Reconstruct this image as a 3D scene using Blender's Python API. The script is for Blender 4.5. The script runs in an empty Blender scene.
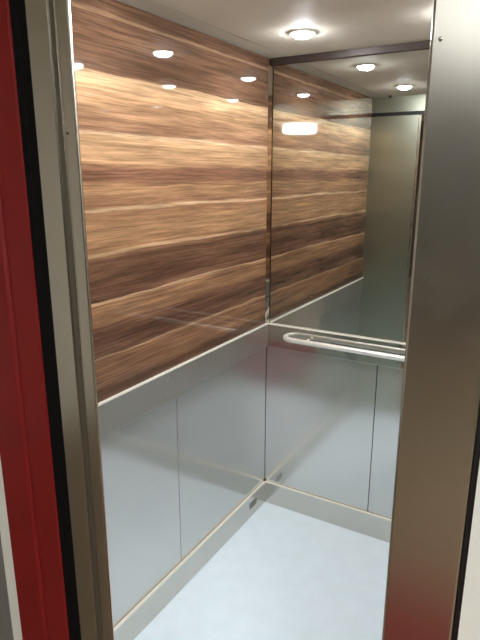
import bpy, bmesh, math
from mathutils import Vector, Matrix

S = bpy.context.scene
COL = S.collection

# ---------------------------------------------------------------- materials
def lin(c):
    return tuple(((v/255)/12.92 if v/255 <= .04045 else ((v/255+.055)/1.055)**2.4) for v in c) + (1.0,)

class NT:
    def __init__(s, name):
        s.m = bpy.data.materials.new(name); s.m.use_nodes = True
        s.t = s.m.node_tree; s.t.nodes.clear()
        s.out = s.n('ShaderNodeOutputMaterial'); s.b = s.n('ShaderNodeBsdfPrincipled')
        s.l(s.b.outputs[0], s.out.inputs[0])
    def n(s, k): return s.t.nodes.new(k)
    def l(s, a, b): s.t.links.new(a, b)
    def set(s, **k):
        for a, v in k.items(): s.b.inputs[a.replace('_', ' ')].default_value = v
        return s
    def coord(s, scale=(1, 1, 1), loc=(0, 0, 0)):
        tc = s.n('ShaderNodeTexCoord'); mp = s.n('ShaderNodeMapping')
        mp.inputs['Scale'].default_value = scale; mp.inputs['Location'].default_value = loc
        s.l(tc.outputs['Object'], mp.inputs[0]); return mp.outputs[0]
    def noise(s, vec, scale=1, detail=4, rough=.55):
        x = s.n('ShaderNodeTexNoise'); x.inputs['Scale'].default_value = scale
        x.inputs['Detail'].default_value = detail; x.inputs['Roughness'].default_value = rough
        s.l(vec, x.inputs['Vector']); return x.outputs['Fac']
    def rng(s, v, a, b, c, d):
        x = s.n('ShaderNodeMapRange'); s.l(v, x.inputs[0])
        for i, q in enumerate((a, b, c, d)): x.inputs[i+1].default_value = q
        return x.outputs[0]
    def math(s, op, a, b):
        x = s.n('ShaderNodeMath'); x.operation = op
        for i, q in enumerate((a, b)):
            if isinstance(q, (int, float)): x.inputs[i].default_value = q
            else: s.l(q, x.inputs[i])
        return x.outputs[0]
    def bump(s, v, strength, dist=.001):
        x = s.n('ShaderNodeBump'); x.inputs['Strength'].default_value = strength
        x.inputs['Distance'].default_value = dist
        s.l(v, x.inputs['Height']); s.l(x.outputs[0], s.b.inputs['Normal'])
    def mulcol(s, col, f):
        x = s.n('ShaderNodeMix'); x.data_type = 'RGBA'; x.blend_type = 'MULTIPLY'
        x.inputs[0].default_value = 1
        if isinstance(col, tuple): x.inputs[6].default_value = col
        else: s.l(col, x.inputs[6])
        s.l(f, x.inputs[7]); return x.outputs[2]

def plain(name, rgb, rough=.5, metal=0, spec=.5, var=0, vscale=6):
    t = NT(name); t.set(Base_Color=lin(rgb), Roughness=rough, Metallic=metal)
    t.b.inputs['Specular IOR Level'].default_value = spec
    if var:
        f = t.noise(t.coord(), vscale, 5)
        t.l(t.mulcol(lin(rgb), t.rng(f, .3, .7, 1-var, 1+var*.4)), t.b.inputs['Base Color'])
        t.l(t.rng(f, .3, .7, rough*.85, rough*1.15), t.b.inputs['Roughness'])
    return t.m

def brushed(name, rgb, rough, scale=(300, 300, 3), depth=.06, var=.08, metal=1):
    t = NT(name); t.set(Base_Color=lin(rgb), Roughness=rough, Metallic=metal)
    f = t.noise(t.coord(scale), 1, 3); g = t.noise(t.coord(), 5, 4)
    h = t.math('MULTIPLY', t.rng(f, .25, .75, 1-var, 1+var*.5), t.rng(g, .3, .7, 1-var, 1.0))
    t.l(t.mulcol(lin(rgb), h), t.b.inputs['Base Color'])
    t.l(t.rng(g, .3, .7, rough*.9, rough*1.12), t.b.inputs['Roughness'])
    if depth: t.bump(f, depth, .0006)
    return t.m

def wood_material():
    t = NT('glossy walnut laminate')
    tc = t.n('ShaderNodeTexCoord'); sp = t.n('ShaderNodeSeparateXYZ'); t.l(tc.outputs['Object'], sp.inputs[0])
    w = t.noise(t.coord((.3, 1.3, 4)), 1, 3)
    w2 = t.noise(t.coord((.3, 3.2, 30), (3, 1, 2)), 1, 4)
    warp = t.math('ADD', t.rng(w, 0, 1, -.016, .016), t.rng(w2, 0, 1, -.009, .009))
    z = t.math('ADD', sp.outputs[2], warp)
    u = t.math('DIVIDE', z, 1.15)
    ramp = t.n('ShaderNodeValToRGB'); cr = ramp.color_ramp; cr.interpolation = 'LINEAR'
    B = .952
    stops = [(.952, (84, 56, 40)), (.985, (96, 66, 46)), (1.00, (132, 94, 64)), (1.075, (134, 94, 64)), (1.084, (150, 110, 76)),
             (1.0875, (204, 166, 128)), (1.091, (112, 78, 56)), (1.13, (94, 64, 48)), (1.18, (106, 72, 52)), (1.192, (144, 104, 70)),
             (1.25, (152, 110, 74)), (1.2575, (214, 172, 128)), (1.262, (112, 76, 56)), (1.31, (98, 68, 50)), (1.385, (110, 78, 56)),
             (1.398, (140, 102, 70)), (1.4035, (216, 180, 136)), (1.409, (158, 116, 78)), (1.47, (172, 130, 88)), (1.522, (150, 108, 74)),
             (1.53, (216, 182, 138)), (1.537, (140, 100, 70)), (1.585, (168, 126, 86)), (1.61, (120, 82, 60)), (1.645, (124, 86, 62)),
             (1.665, (180, 138, 96)), (1.732, (188, 148, 104)), (1.744, (218, 184, 142)), (1.752, (144, 104, 76)), (1.84, (172, 132, 92)),
             (1.904, (200, 164, 120)), (1.909, (100, 71, 51))]
    stops2 = [(zz, (c[0]*.92+13, c[1]*.92+8, c[2]*.92+5)) for zz, c in stops]
    while len(cr.elements) < len(stops2): cr.elements.new(.5)
    for e, (zz, c) in zip(cr.elements, stops2):
        e.position = (zz-B)/1.15
        e.color = lin(c)
    # keep ordering stable after assigning positions
    for e, (zz, c) in zip(sorted(cr.elements, key=lambda q: q.position), stops2): e.color = lin(c)
    t.l(u, ramp.inputs[0])
    # pale vein near the top edge
    vein = t.math('SUBTRACT', z, 2.057-B); vein = t.math('ABSOLUTE', vein, 0)
    vein = t.rng(vein, .002, .009, 1, 0)
    mv = t.n('ShaderNodeMix'); mv.data_type = 'RGBA'; t.l(t.math('MULTIPLY', vein, .55), mv.inputs[0])
    t.l(ramp.outputs[0], mv.inputs[6]); mv.inputs[7].default_value = lin((176, 138, 104))
    # flowing grain: the fine coordinate is bent by a slow noise so the streaks wander like real veneer
    flow = t.noise(t.coord((.3, 1.8, 7), (2, 6, 1)), 1, 4, .55)
    cmb = t.n('ShaderNodeCombineXYZ'); t.l(sp.outputs[1], cmb.inputs[1])
    t.l(t.math('ADD', sp.outputs[2], t.rng(flow, 0, 1, -.013, .013)), cmb.inputs[2])
    def fl(sc, loc):
        mp = t.n('ShaderNodeMapping'); mp.inputs['Scale'].default_value = sc; mp.inputs['Location'].default_value = loc
        t.l(cmb.outputs[0], mp.inputs[0]); return mp.outputs[0]
    cloud = t.rng(t.noise(fl((1, 1.8, 17), (7, 3, 5)), 1, 4, .6), .34, .66, .80, 1.14)
    streak = t.rng(t.noise(fl((1, 2.2, 60), (1, 8, 2)), 1, 5, .6), .37, .63, .70, 1.18)
    thin = t.rng(t.noise(fl((1, 4, 170), (5, 1, 6)), 1, 4, .6), .36, .64, .68, 1.20)
    fine = t.rng(t.noise(fl((1, 14, 380), (4, 2, 9)), 1, 3, .6), .30, .70, .82, 1.12)
    m = t.math('MULTIPLY', t.math('MULTIPLY', cloud, streak), t.math('MULTIPLY', thin, fine))
    c = t.mulcol(mv.outputs[2], t.math('MULTIPLY', m, .96))
    hs = t.n('ShaderNodeHueSaturation'); hs.inputs['Saturation'].default_value = .91; hs.inputs['Hue'].default_value = .503; t.l(c, hs.inputs['Color']); c = hs.outputs[0]
    t.l(c, t.b.inputs['Base Color'])
    t.set(Roughness=.03); t.b.inputs['Specular IOR Level'].default_value = .5
    return t.m

def emit(name, rgb, strength):
    t = NT(name); t.set(Base_Color=lin((240, 240, 240)), Emission_Color=lin(rgb), Emission_Strength=strength)
    return t.m

M = {}
M['wood'] = wood_material()
M['mirror'] = plain('mirror glass', (214, 216, 212), .0, 1)
M['panel'] = brushed('grey satin metal panel', (208, 208, 205), .14, (3, 3, 200), .0, .03, .85)
M['band'] = brushed('polished grey steel band', (180, 177, 170), .16, (4, 4, 300), .0, .04, .72)
M['band_back'] = brushed('mirror polished steel band', (206, 205, 200), .05, (4, 4, 300), .0, .03, 1)
M['skirt'] = brushed('satin steel skirting', (204, 201, 193), .18, (4, 4, 300), .0, .04)
M['jamb'] = brushed('worn brushed stainless steel', (204, 199, 187), .25, (60, 60, 1.2), .0, .02)
M['return'] = brushed('brushed steel door panel', (182, 186, 170), .32, (3, 3, 120), .0, .03)
M['dark_metal'] = plain('dark bronze strip', (52, 40, 33), .4, .2)
M['cap'] = plain('pale lit ledge strip', (238, 234, 220), .3, .25, .6)  # downlight caught by the ledges, painted in as a pale colour
M['vent_plate'] = plain('grey vent plate', (168, 166, 160), .35, .5)
M['groove'] = plain('olive grey groove strip', (112, 105, 92), .4, .6)
M['chrome'] = brushed('bright chrome', (200, 192, 180), .05, (300, 300, 8), 0, .03)
M['rail'] = plain('polished bright rail', (248, 246, 238), .3, .5, .8)
M['black'] = plain('black shadow gap', (10, 9, 9), .6)
M['rubber'] = plain('black rubber seal', (9, 8, 9), .7, 0, .15)
M['red'] = plain('red gloss paint', (128, 24, 21), .5, 0, .3, .12, 9)
M['cream'] = plain('cream painted wall', (238, 236, 224), .7, 0, .3, .04, 3)
M['side_wall'] = plain('light grey hall wall', (222, 218, 206), .7, 0, .3)
M['dark_wall'] = plain('dark grey hall wall', (98, 92, 84), .7, 0, .3)
M['grey_wall'] = plain('grey painted wall', (122, 118, 110), .7, 0, .3)
M['ceil'] = plain('satin off white ceiling', (196, 191, 178), .7, 0, .15, .04, 5)
M['floor'] = plain('pale blue grey vinyl', (220, 234, 242), .42, 0, .4, .04, 14)
M['hall_floor'] = plain('brown hall floor', (126, 110, 90), .5, 0, .4, .12, 4)
M['red_floor'] = plain('red sheet for jamb reflection', (112, 22, 20), .8, 0, .3, .1, 30)
M['lamp'] = emit('white lamp lens', (250, 251, 255), 425)
M['tube'] = emit('hall lamp diffuser', (246, 250, 255), 52)
M['fill_soft'] = emit('soft fill lamp diffuser', (246, 250, 255), 6)
M['white_trim'] = plain('white lamp ring', (235, 232, 225), .35)
M['black_box'] = plain('dark sensor plastic', (30, 26, 24), .4)

# ---------------------------------------------------------------- geometry
def box(bm, x0, x1, y0, y1, z0, z1, bev=0, seg=2):
    vs = [bm.verts.new((x, y, z)) for x in (x0, x1) for y in (y0, y1) for z in (z0, z1)]
    idx = [(0, 1, 3, 2), (4, 6, 7, 5), (0, 4, 5, 1), (2, 3, 7, 6), (0, 2, 6, 4), (1, 5, 7, 3)]
    fs = [bm.faces.new([vs[i] for i in f]) for f in idx]
    if bev:
        es = list({e for f in fs for e in f.edges})
        bmesh.ops.bevel(bm, geom=es, offset=bev, segments=seg, profile=.5, affect='EDGES')
    return bm

def prism(bm, pts, z0, z1):
    """vertical extrusion of a closed plan outline"""
    a = [bm.verts.new((x, y, z0)) for x, y in pts]; b = [bm.verts.new((x, y, z1)) for x, y in pts]
    n = len(pts)
    bm.faces.new(a[::-1]); bm.faces.new(b)
    for i in range(n): bm.faces.new((a[i], a[(i+1) % n], b[(i+1) % n], b[i]))
    return bm

def tube(bm, path, r, seg=14, caps=True):
    rings = []
    for i, p in enumerate(path):
        p = Vector(p); a = Vector(path[max(0, i-1)]); b = Vector(path[min(len(path)-1, i+1)])
        t = (b-a).normalized(); up = Vector((0, 0, 1)) if abs(t.z) < .9 else Vector((1, 0, 0))
        s = t.cross(up).normalized(); u = s.cross(t)
        rings.append([bm.verts.new(p + r*(math.cos(k*2*math.pi/seg)*s + math.sin(k*2*math.pi/seg)*u)) for k in range(seg)])
    for a, b in zip(rings, rings[1:]):
        for k in range(seg): bm.faces.new((a[k], a[(k+1) % seg], b[(k+1) % seg], b[k]))
    if caps: bm.faces.new(rings[0][::-1]); bm.faces.new(rings[-1])
    return bm

def lathe(bm, prof, seg=40, axis='z', loc=(0, 0, 0)):
    rings = []
    for r, h in prof:
        ring = []
        for k in range(seg):
            a = k*2*math.pi/seg; c, s = math.cos(a)*r, math.sin(a)*r
            v = {'z': (c, s, h), 'y': (c, h, s), 'x': (h, c, s)}[axis]
            ring.append(bm.verts.new(Vector(v)+Vector(loc)))
        rings.append(ring)
    for a, b in zip(rings, rings[1:]):
        for k in range(seg): bm.faces.new((a[k], a[(k+1) % seg], b[(k+1) % seg], b[k]))
    bm.faces.new(rings[0]); bm.faces.new(rings[-1])
    return bm

def obj(name, bm, mat, parent=None, origin=(0, 0, 0), smooth=False):
    """link a bmesh given in world (or parent) coordinates as one mesh object with its own origin"""
    bmesh.ops.recalc_face_normals(bm, faces=bm.faces)
    bm.transform(Matrix.Translation(-Vector(origin)))
    me = bpy.data.meshes.new(name); bm.to_mesh(me); bm.free()
    me.materials.append(M[mat])
    if smooth:
        for p in me.polygons: p.use_smooth = True
        me.set_sharp_from_angle(angle=math.radians(40))
    o = bpy.data.objects.new(name, me); COL.objects.link(o); o.location = origin
    if parent: o.parent = parent
    return o

def tag(o, label, cat, group=None, kind=None):
    o['label'] = label; o['category'] = cat
    if group: o['group'] = group
    if kind: o['kind'] = kind
    return o

def struct(name, bm, mat, origin=(0, 0, 0), label=None, cat=None):
    o = obj(name, bm, mat, None, origin); o['kind'] = 'structure'
    if label: o['label'] = label; o['category'] = cat
    return o

def thing(name, label, cat, loc, group=None):
    o = bpy.data.objects.new(name, None); COL.objects.link(o); o.location = loc
    o.empty_display_size = .05
    return tag(o, label, cat, group)

def B(*a, bev=0, seg=2): return box(bmesh.new(), *a, bev=bev, seg=seg)

# car dimensions (metres): left wall x=0, back wall y=0, floor z=0
W, D, H = 1.092, 1.388, 2.10
ZM, ZB, ZS = .951, .840, .1176      # wood/mirror edge, band underside, skirting top
P = .012                           # how far band and skirting stand proud of the panels
F = .004                           # face of band and skirting inside the wall plane

# ---------------------------------------------------------------- car shell
struct('floor', B(-.05, W+.05, -1.386, .05, -.05, 0), 'floor')
struct('wall_left', B(-.07, -.024, -D, .07, 0, H+.05), 'black')
struct('wall_back', B(-.022, W+.022, .024, .07, 0, H+.05), 'black')
struct('wall_right', B(W+.024, W+.07, -D, .07, 0, H+.05), 'black')
struct('ceiling', B(-.02, W+.02, -D-.05, .02, H+.006, H+.05), 'ceil')
struct('trim_1', B(-.02, .070, -D, .02, H, H+.006), 'ceil')
struct('trim_2', B(W-.070, W+.02, -D, .02, H, H+.006), 'ceil')
struct('trim_3', B(.0725, W-.0725, -D, .02, H-.001, H+.006, bev=.002), 'ceil')

# wall cladding
tag(obj('wood_panel', B(-.022, F-P, -D, .004, ZM, H, bev=.0008), 'wood', None, (F-P, 0, ZM)),
    'glossy brown wood grain wall panel above the grey band on the left', 'wall panel')
tag(obj('wood_panel', B(W-F+P, W+.022, -D, .004, ZM, H, bev=.0008), 'wood', None, (W-F+P, 0, ZM)),
    'wood grain wall panel on the right side wall hidden behind the doorway', 'wall panel')
mir = thing('wall_mirror', 'large frameless mirror on the back wall reflecting the wood panel and steel door', 'mirror', (W/2, 0, ZM))
MO = Vector((W/2, 0, ZM))
def child(name, bm, mat, parent, smooth=False):
    bm.transform(Matrix.Translation(-parent.location)); return obj(name, bm, mat, parent, (0, 0, 0), smooth)
child('mirror_glass', B(.008, W-.008, P-F, .022, ZM, 2.0725, bev=.0015), 'mirror', mir)
child('top_strip', B(.0, W, -.002, .022, 2.0725, H, bev=.001), 'dark_metal', mir)
# bright corner strip set across the angle between wood and mirror
struct('trim_4', prism(bmesh.new(), [(F-P, -.009), (F-P+.012, P-F), (F-P, P-F)], ZM+.001, H-.029), 'chrome')
struct('trim_5', prism(bmesh.new(), [(W-F+P, -.009), (W-F+P-.012, P-F), (W-F+P, P-F)], ZM+.001, H-.029), 'chrome')

# grey band (rail height) on each wall
struct('trim_6', B(-.022, F, -D, -.0, ZB, ZM, bev=.0015), 'band')
struct('trim_7', B(-.022, W+.022, -F, .022, ZB, ZM, bev=.0015), 'band_back')
struct('trim_8', B(W-F, W+.022, -D, -.0, ZB, ZM, bev=.0015), 'band')
# skirting
struct('baseboard_left', B(-.022, F, -D, 0, 0, ZS, bev=.0025), 'skirt')
struct('baseboard_back', B(-.022, W+.022, -F, .022, 0, ZS, bev=.0025), 'skirt')
struct('baseboard_right', B(W-F, W+.022, -D, 0, 0, ZS, bev=.0025), 'skirt')
# pale strips on band and skirting: light on the ledge tops put into colour
struct('trim_19', B(F-P+.0005, F+.0008, -D, -.005, ZM-.0045, ZM+.0008, bev=.001), 'cap')
struct('trim_20', B(0, W, -F-.0008, P-F-.0005, ZM-.0035, ZM+.0008, bev=.001), 'cap')
struct('trim_21', B(W-F-.0008, W-F+P-.0005, -D, -.005, ZM-.0045, ZM+.0008, bev=.001), 'cap')
struct('trim_22', B(F-P+.0005, F+.0008, -D, -.005, ZS-.0045, ZS+.0008, bev=.001), 'cap')
struct('trim_23', B(0, W, -F-.0008, P-F-.0005, ZS-.0045, ZS+.0008, bev=.001), 'cap')
struct('trim_24', B(W-F-.0008, W-F+P-.0005, -D, -.005, ZS-.0045, ZS+.0008, bev=.001), 'cap')
# lower panels
G1 = 'grey lower wall panels'
def panel(x0, x1, y0, y1, label):
    tag(obj('lower_panel', B(x0, x1, y0, y1, ZS+.0012, ZB-.003, bev=.001), 'panel', None, ((x0+x1)/2, (y0+y1)/2, ZS)), label, 'wall panel', G1)
panel(-.022, F-P, -D, -.7065, 'glossy grey metal lower panel on the left wall nearest the doorway')
panel(-.022, F-P, -.7035, .0065, 'glossy grey metal lower panel on the left wall ending at the back corner')
panel(-.0065, .5315, P-F, .022, 'wide glossy grey lower panel on the back wall under the curved rail end')
panel(.5345, W+.0065, P-F, .022, 'grey lower back wall panel right of the seam, cut off by the right jamb')
panel(W-F+P, W+.022, -D, .0065, 'grey lower panel on the right wall hidden behind the doorway')

# ---------------------------------------------------------------- front of the car and doorway
XL, XR, HT = .289, .970, 1.986
struct('wall_front_left', B(-.02, XL, -D-.0075, -D, 0, HT, bev=.002), 'return')
struct('wall_front_right', B(XR, W+.02, -D-.0075, -D, 0, HT, bev=.002), 'return')
struct('wall_front_top', B(-.02, W+.02, -D-.0075, -D, HT+.022, H+.05), 'return')
struct('trim_9', B(-.02, W+.02, -D-.0075, -D-.004, HT, HT+.022), 'black')

# landing frame: stainless jambs with a stepped inner edge
JY = -1.402
lj = [(.184, JY+.0055), (.184, JY+.002), (.186, JY), (.244, JY), (.2465, JY+.001), (.247, JY+.0045), (.268, JY+.0045), (.270, JY+.001),
      (.272, JY), (.299, JY), (.3015, JY+.001), (.303, JY+.003), (.303, JY+.0055)]
ljo = struct('trim_10', prism(bmesh.new(), lj, 0, 2.01), 'jamb')
rj = [(.970, JY+.0055), (.970, JY+.006), (.9715, JY+.002), (.975, JY), (1.080, JY), (1.083, JY+.002), (1.0855, JY+.006), (1.0855, JY+.0055)]
struct('trim_25', prism(bmesh.new(), [(.2475, JY+.0045), (.2475, JY+.0025), (.2505, JY+.0020), (.2585, JY+.0020), (.2615, JY+.0025), (.2615, JY+.0045)], 0, 2.01), 'groove')
rjo = struct('trim_11', prism(bmesh.new(), rj, 0, 2.01), 'jamb')
def screw(par, x, z, r=.003, m='chrome'):
    bm = lathe(bmesh.new(), [(r, 0), (r, -.0012), (r*.6, -.0022), (.0005, -.0024)], 16, 'y', (x, JY, z))
    obj('screw', bm, m, par, (0, 0, 0), True)
screw(rjo, .984, 1.801); screw(ljo, .277, 1.707, .0024, 'black_box')
struct('trim_12', B(.184, 1.0855, JY, JY+.0055, 2.01, 2.13, bev=.002), 'jamb')
# black rubber seal and gap between the steel jamb and the red frame
struct('trim_13', prism(bmesh.new(), [(.1375, JY+.0055), (.1375, JY+.001), (.156, JY+.001), (.157, JY+.002), (.159, JY+.002), (.160, JY+.001), (.1835, JY+.001), (.1835, JY+.0055)], 0, 2.13), 'rubber')
# red painted steel frame with a stepped profile
rf = [(-.064, JY+.0055), (-.064, JY-.002), (-.060, JY-.006), (.036, JY-.006), (.040, JY-.005), (.046, JY+.001), (.052, JY+.001), (.058, JY-.002),
      (.132, JY-.002), (.136, JY), (.137, JY+.003), (.137, JY+.0055)]
struct('trim_14', prism(bmesh.new(), rf, 0, 2.20), 'red')
struct('trim_15', B(.1375, 1.0855, JY-.004, JY+.0055, 2.13, 2.20), 'red')
struct('trim_16', B(1.0855, 1.0935, JY+.003, JY+.0055, 0, 2.20), 'black')
struct('trim_17', B(-.112, -.0645, JY+.0, JY+.0055, 0, 2.45), 'cream')
HC = 2.45
struct('wall_hall_left', B(-1.6, -.112, JY+.002, JY+.0055, 0, HC), 'grey_wall')
struct('wall_hall_right', B(1.0935, 3.6, JY-.002, JY+.0055, 0, HC), 'cream')
struct('wall_hall_top', B(-.0645, 1.0935, JY+.0, JY+.0055, 2.20, HC), 'cream')
struct('wall_hall_side', B(-1.66, -1.6, -7.0, JY+.0055, 0, HC), 'side_wall')
struct('wall_hall_far_side', B(3.6, 3.66, -7.0, JY+.0055, 0, HC), 'dark_wall')
struct('wall_hall_rear', B(-1.66, 3.66, -7.06, -7.0, 0, HC), 'dark_wall')
struct('ceiling_hall', B(-1.66, 3.66, -7.06, JY+.07, HC, HC+.05), 'cream')
struct('floor_hall', B(-1.66, 3.66, -7.06, -2.55, -.05, 0), 'hall_floor')
struct('floor_entrance', B(-1.66, 3.66, -2.55, -1.400, -.05, 0), 'hall_floor')
struct('floor_red_reflection', B(.62, 1.75, -2.60, -1.46, 0, .008, bev=.003), 'red_floor')  # unseen red sheet, added so the foot of the right jamb reflects red
struct('trim_18', B(.19, 1.0855, -1.400, -1.386, -.05, .001), 'groove')

# ---------------------------------------------------------------- handrail
RY, RZ, RR = -.052, .904, .0115
hr = thing('handrail', 'bright white tubular handrail with a curved end, mounted along the back wall', 'handrail', (.55, -F, RZ))
xa, xb, cr_ = .102, .962, .046
path = []
for k in range(9):
    a = math.pi/2*k/8
    path.append((xa+cr_-cr_*math.cos(a), RY+cr_-cr_*math.sin(a), RZ))
path = [(xa, -F, RZ)] + path
q = []
for k in range(9):
    a = math.pi/2*k/8
    q.append((xb-cr_+cr_*math.sin(a), RY+cr_-cr_*math.cos(a), RZ))
path += q + [(xb, -F, RZ)]
child('rail_bar', tube(bmesh.new(), path, RR, 16), 'rail', hr, True)
for x in (.215, .875):
    bk = child('bracket', tube(bmesh.new(), [(x, -F, RZ-.001), (x, RY+.012, RZ-.001), (x, RY, RZ)], .0062, 12), 'rail', hr, True)
    fl = lathe(bmesh.new(), [(.012, -F), (.012, -F-.002), (.010, -F-.003), (.004, -F-.0035)], 24, 'y', (x, 0, RZ-.001))
    fl.transform(Matrix.Translation(-hr.location)); obj('bracket_rosette', fl, 'chrome', bk, (0, 0, 0), True)

# ---------------------------------------------------------------- vent grille in the left skirting
vt = thing('vent_grille', 'small dark slotted vent grille in the left skirting near the back corner', 'vent', (F, -.13, .066))
bm = bmesh.new(); box(bm, F-.002, F+.0015, -.168, -.098, .048, .084, bev=.001)
child('plate', bm, 'vent_plate', vt)
for k in range(4):
    child('slot', B(F+.001, F+.0022, -.163, -.103, .0515+.008*k, .0565+.008*k), 'groove', vt)

# ---------------------------------------------------------------- lamps
def downlight(x, y, label):
    t = thing('downlight', label, 'ceiling light', (x, y, H-.001), 'round ceiling downlights')
    r = lathe(bmesh.new(), [(.047, 0), (.047, -.004), (.044, -.006), (.040, -.006), (.0375, -.003), (.0375, 0)], 48)
    obj('lamp_ring', r, 'white_trim', t, (0, 0, 0), True)
    l = lathe(bmesh.new(), [(.0355, -.0035), (.035, -.0055), (.032, -.0105), (.026, -.0145), (.018, -.017), (.008, -.0185), (.001, -.0188)], 48)
    obj('lamp_lens', l, 'lamp', t, (0, 0, 0), True)
downlight(.293, -.332, 'round glowing downlight in the ceiling above the back left corner')
downlight(.293, -1.0, 'round ceiling downlight near the doorway, left side, seen as a reflection')
downlight(.790, -.332, 'round ceiling downlight on the right near the mirror, seen as a wood reflection')
downlight(.790, -1.0, 'round ceiling downlight on the right near the doorway, seen as a wood reflection')

def hall_or_fill_light(x, y, rad, h, label, m='tube'):
    t = thing('hall_or_fill_light', label, 'ceiling light', (x, y, HC), 'hall ceiling lights')
    obj('housing', lathe(bmesh.new(), [(rad*.95, 0), (rad*.95, -.03), (rad*.9, -.032)], 48), 'white_trim', t, (0, 0, 0), True)
    obj('diffuser', lathe(bmesh.new(), [(rad*.9, -.033), (rad, -.045), (rad, -h+.02), (rad*.92, -h), (.01, -h-.004)], 48), m, t, (0, 0, 0), True)
hall_or_fill_light(2.75, -6.3, .27, .17, 'hall ceiling light far from the lift, seen as the long bright reflection in the mirror')
hall_or_fill_light(.78, -3.6, .36, .12, 'unseen wide soft fill light added just outside the lift doorway', 'fill_soft')  # unseen fill, added to brighten the upper part of the steel jambs
hall_or_fill_light(2.35, -3.2, .36, .12, 'unseen fill light added right of the lift doorway above the cream wall')  # unseen fill, added to light the cream wall off the jamb's mirror axis

sn = thing('ceiling_sensor', 'small dark sensor on the ceiling above the doorway, seen in the mirror', 'sensor', (.122, -D+.06, H-.001))
obj('sensor_body', lathe(bmesh.new(), [(.009, 0), (.009, -.008), (.006, -.014), (.002, -.015)], 20), 'black_box', sn, (0, 0, 0), True)

# ---------------------------------------------------------------- camera (solved from the photograph's lines)
f, yaw, pit, rol = 550.05, .5331, .2574, .0010
cam = bpy.data.cameras.new('camera'); co = bpy.data.objects.new('camera', cam); COL.objects.link(co)
fw = Vector((-math.sin(yaw)*math.cos(pit), math.cos(yaw)*math.cos(pit), -math.sin(pit)))
r = Vector((math.cos(yaw), math.sin(yaw), 0)); u = r.cross(fw)
r2 = math.cos(rol)*r + math.sin(rol)*u; u2 = -math.sin(rol)*r + math.cos(rol)*u
co.matrix_world = Matrix(((r2.x, u2.x, -fw.x, 1.1616), (r2.y, u2.y, -fw.y, -2.2235), (r2.z, u2.z, -fw.z, 1.6266), (0, 0, 0, 1)))
cam.sensor_fit = 'VERTICAL'; cam.sensor_height = 24; cam.lens = f/640*24
cam.clip_start = .02
S.camera = co

# ---------------------------------------------------------------- world, view
w = bpy.data.worlds.new('world'); S.world = w; w.use_nodes = True
w.node_tree.nodes['Background'].inputs[0].default_value = (.02, .02, .02, 1)
S.view_settings.view_transform = 'Standard'; S.view_settings.look = 'None'
S.view_settings.gamma = 1; S.view_settings.use_curve_mapping = False
S.view_settings.exposure = 0.0
c = S.cycles
c.max_bounces = 14; c.glossy_bounces = 10; c.diffuse_bounces = 6
c.sample_clamp_indirect = 5; c.blur_glossy = .3
c.use_denoising = True
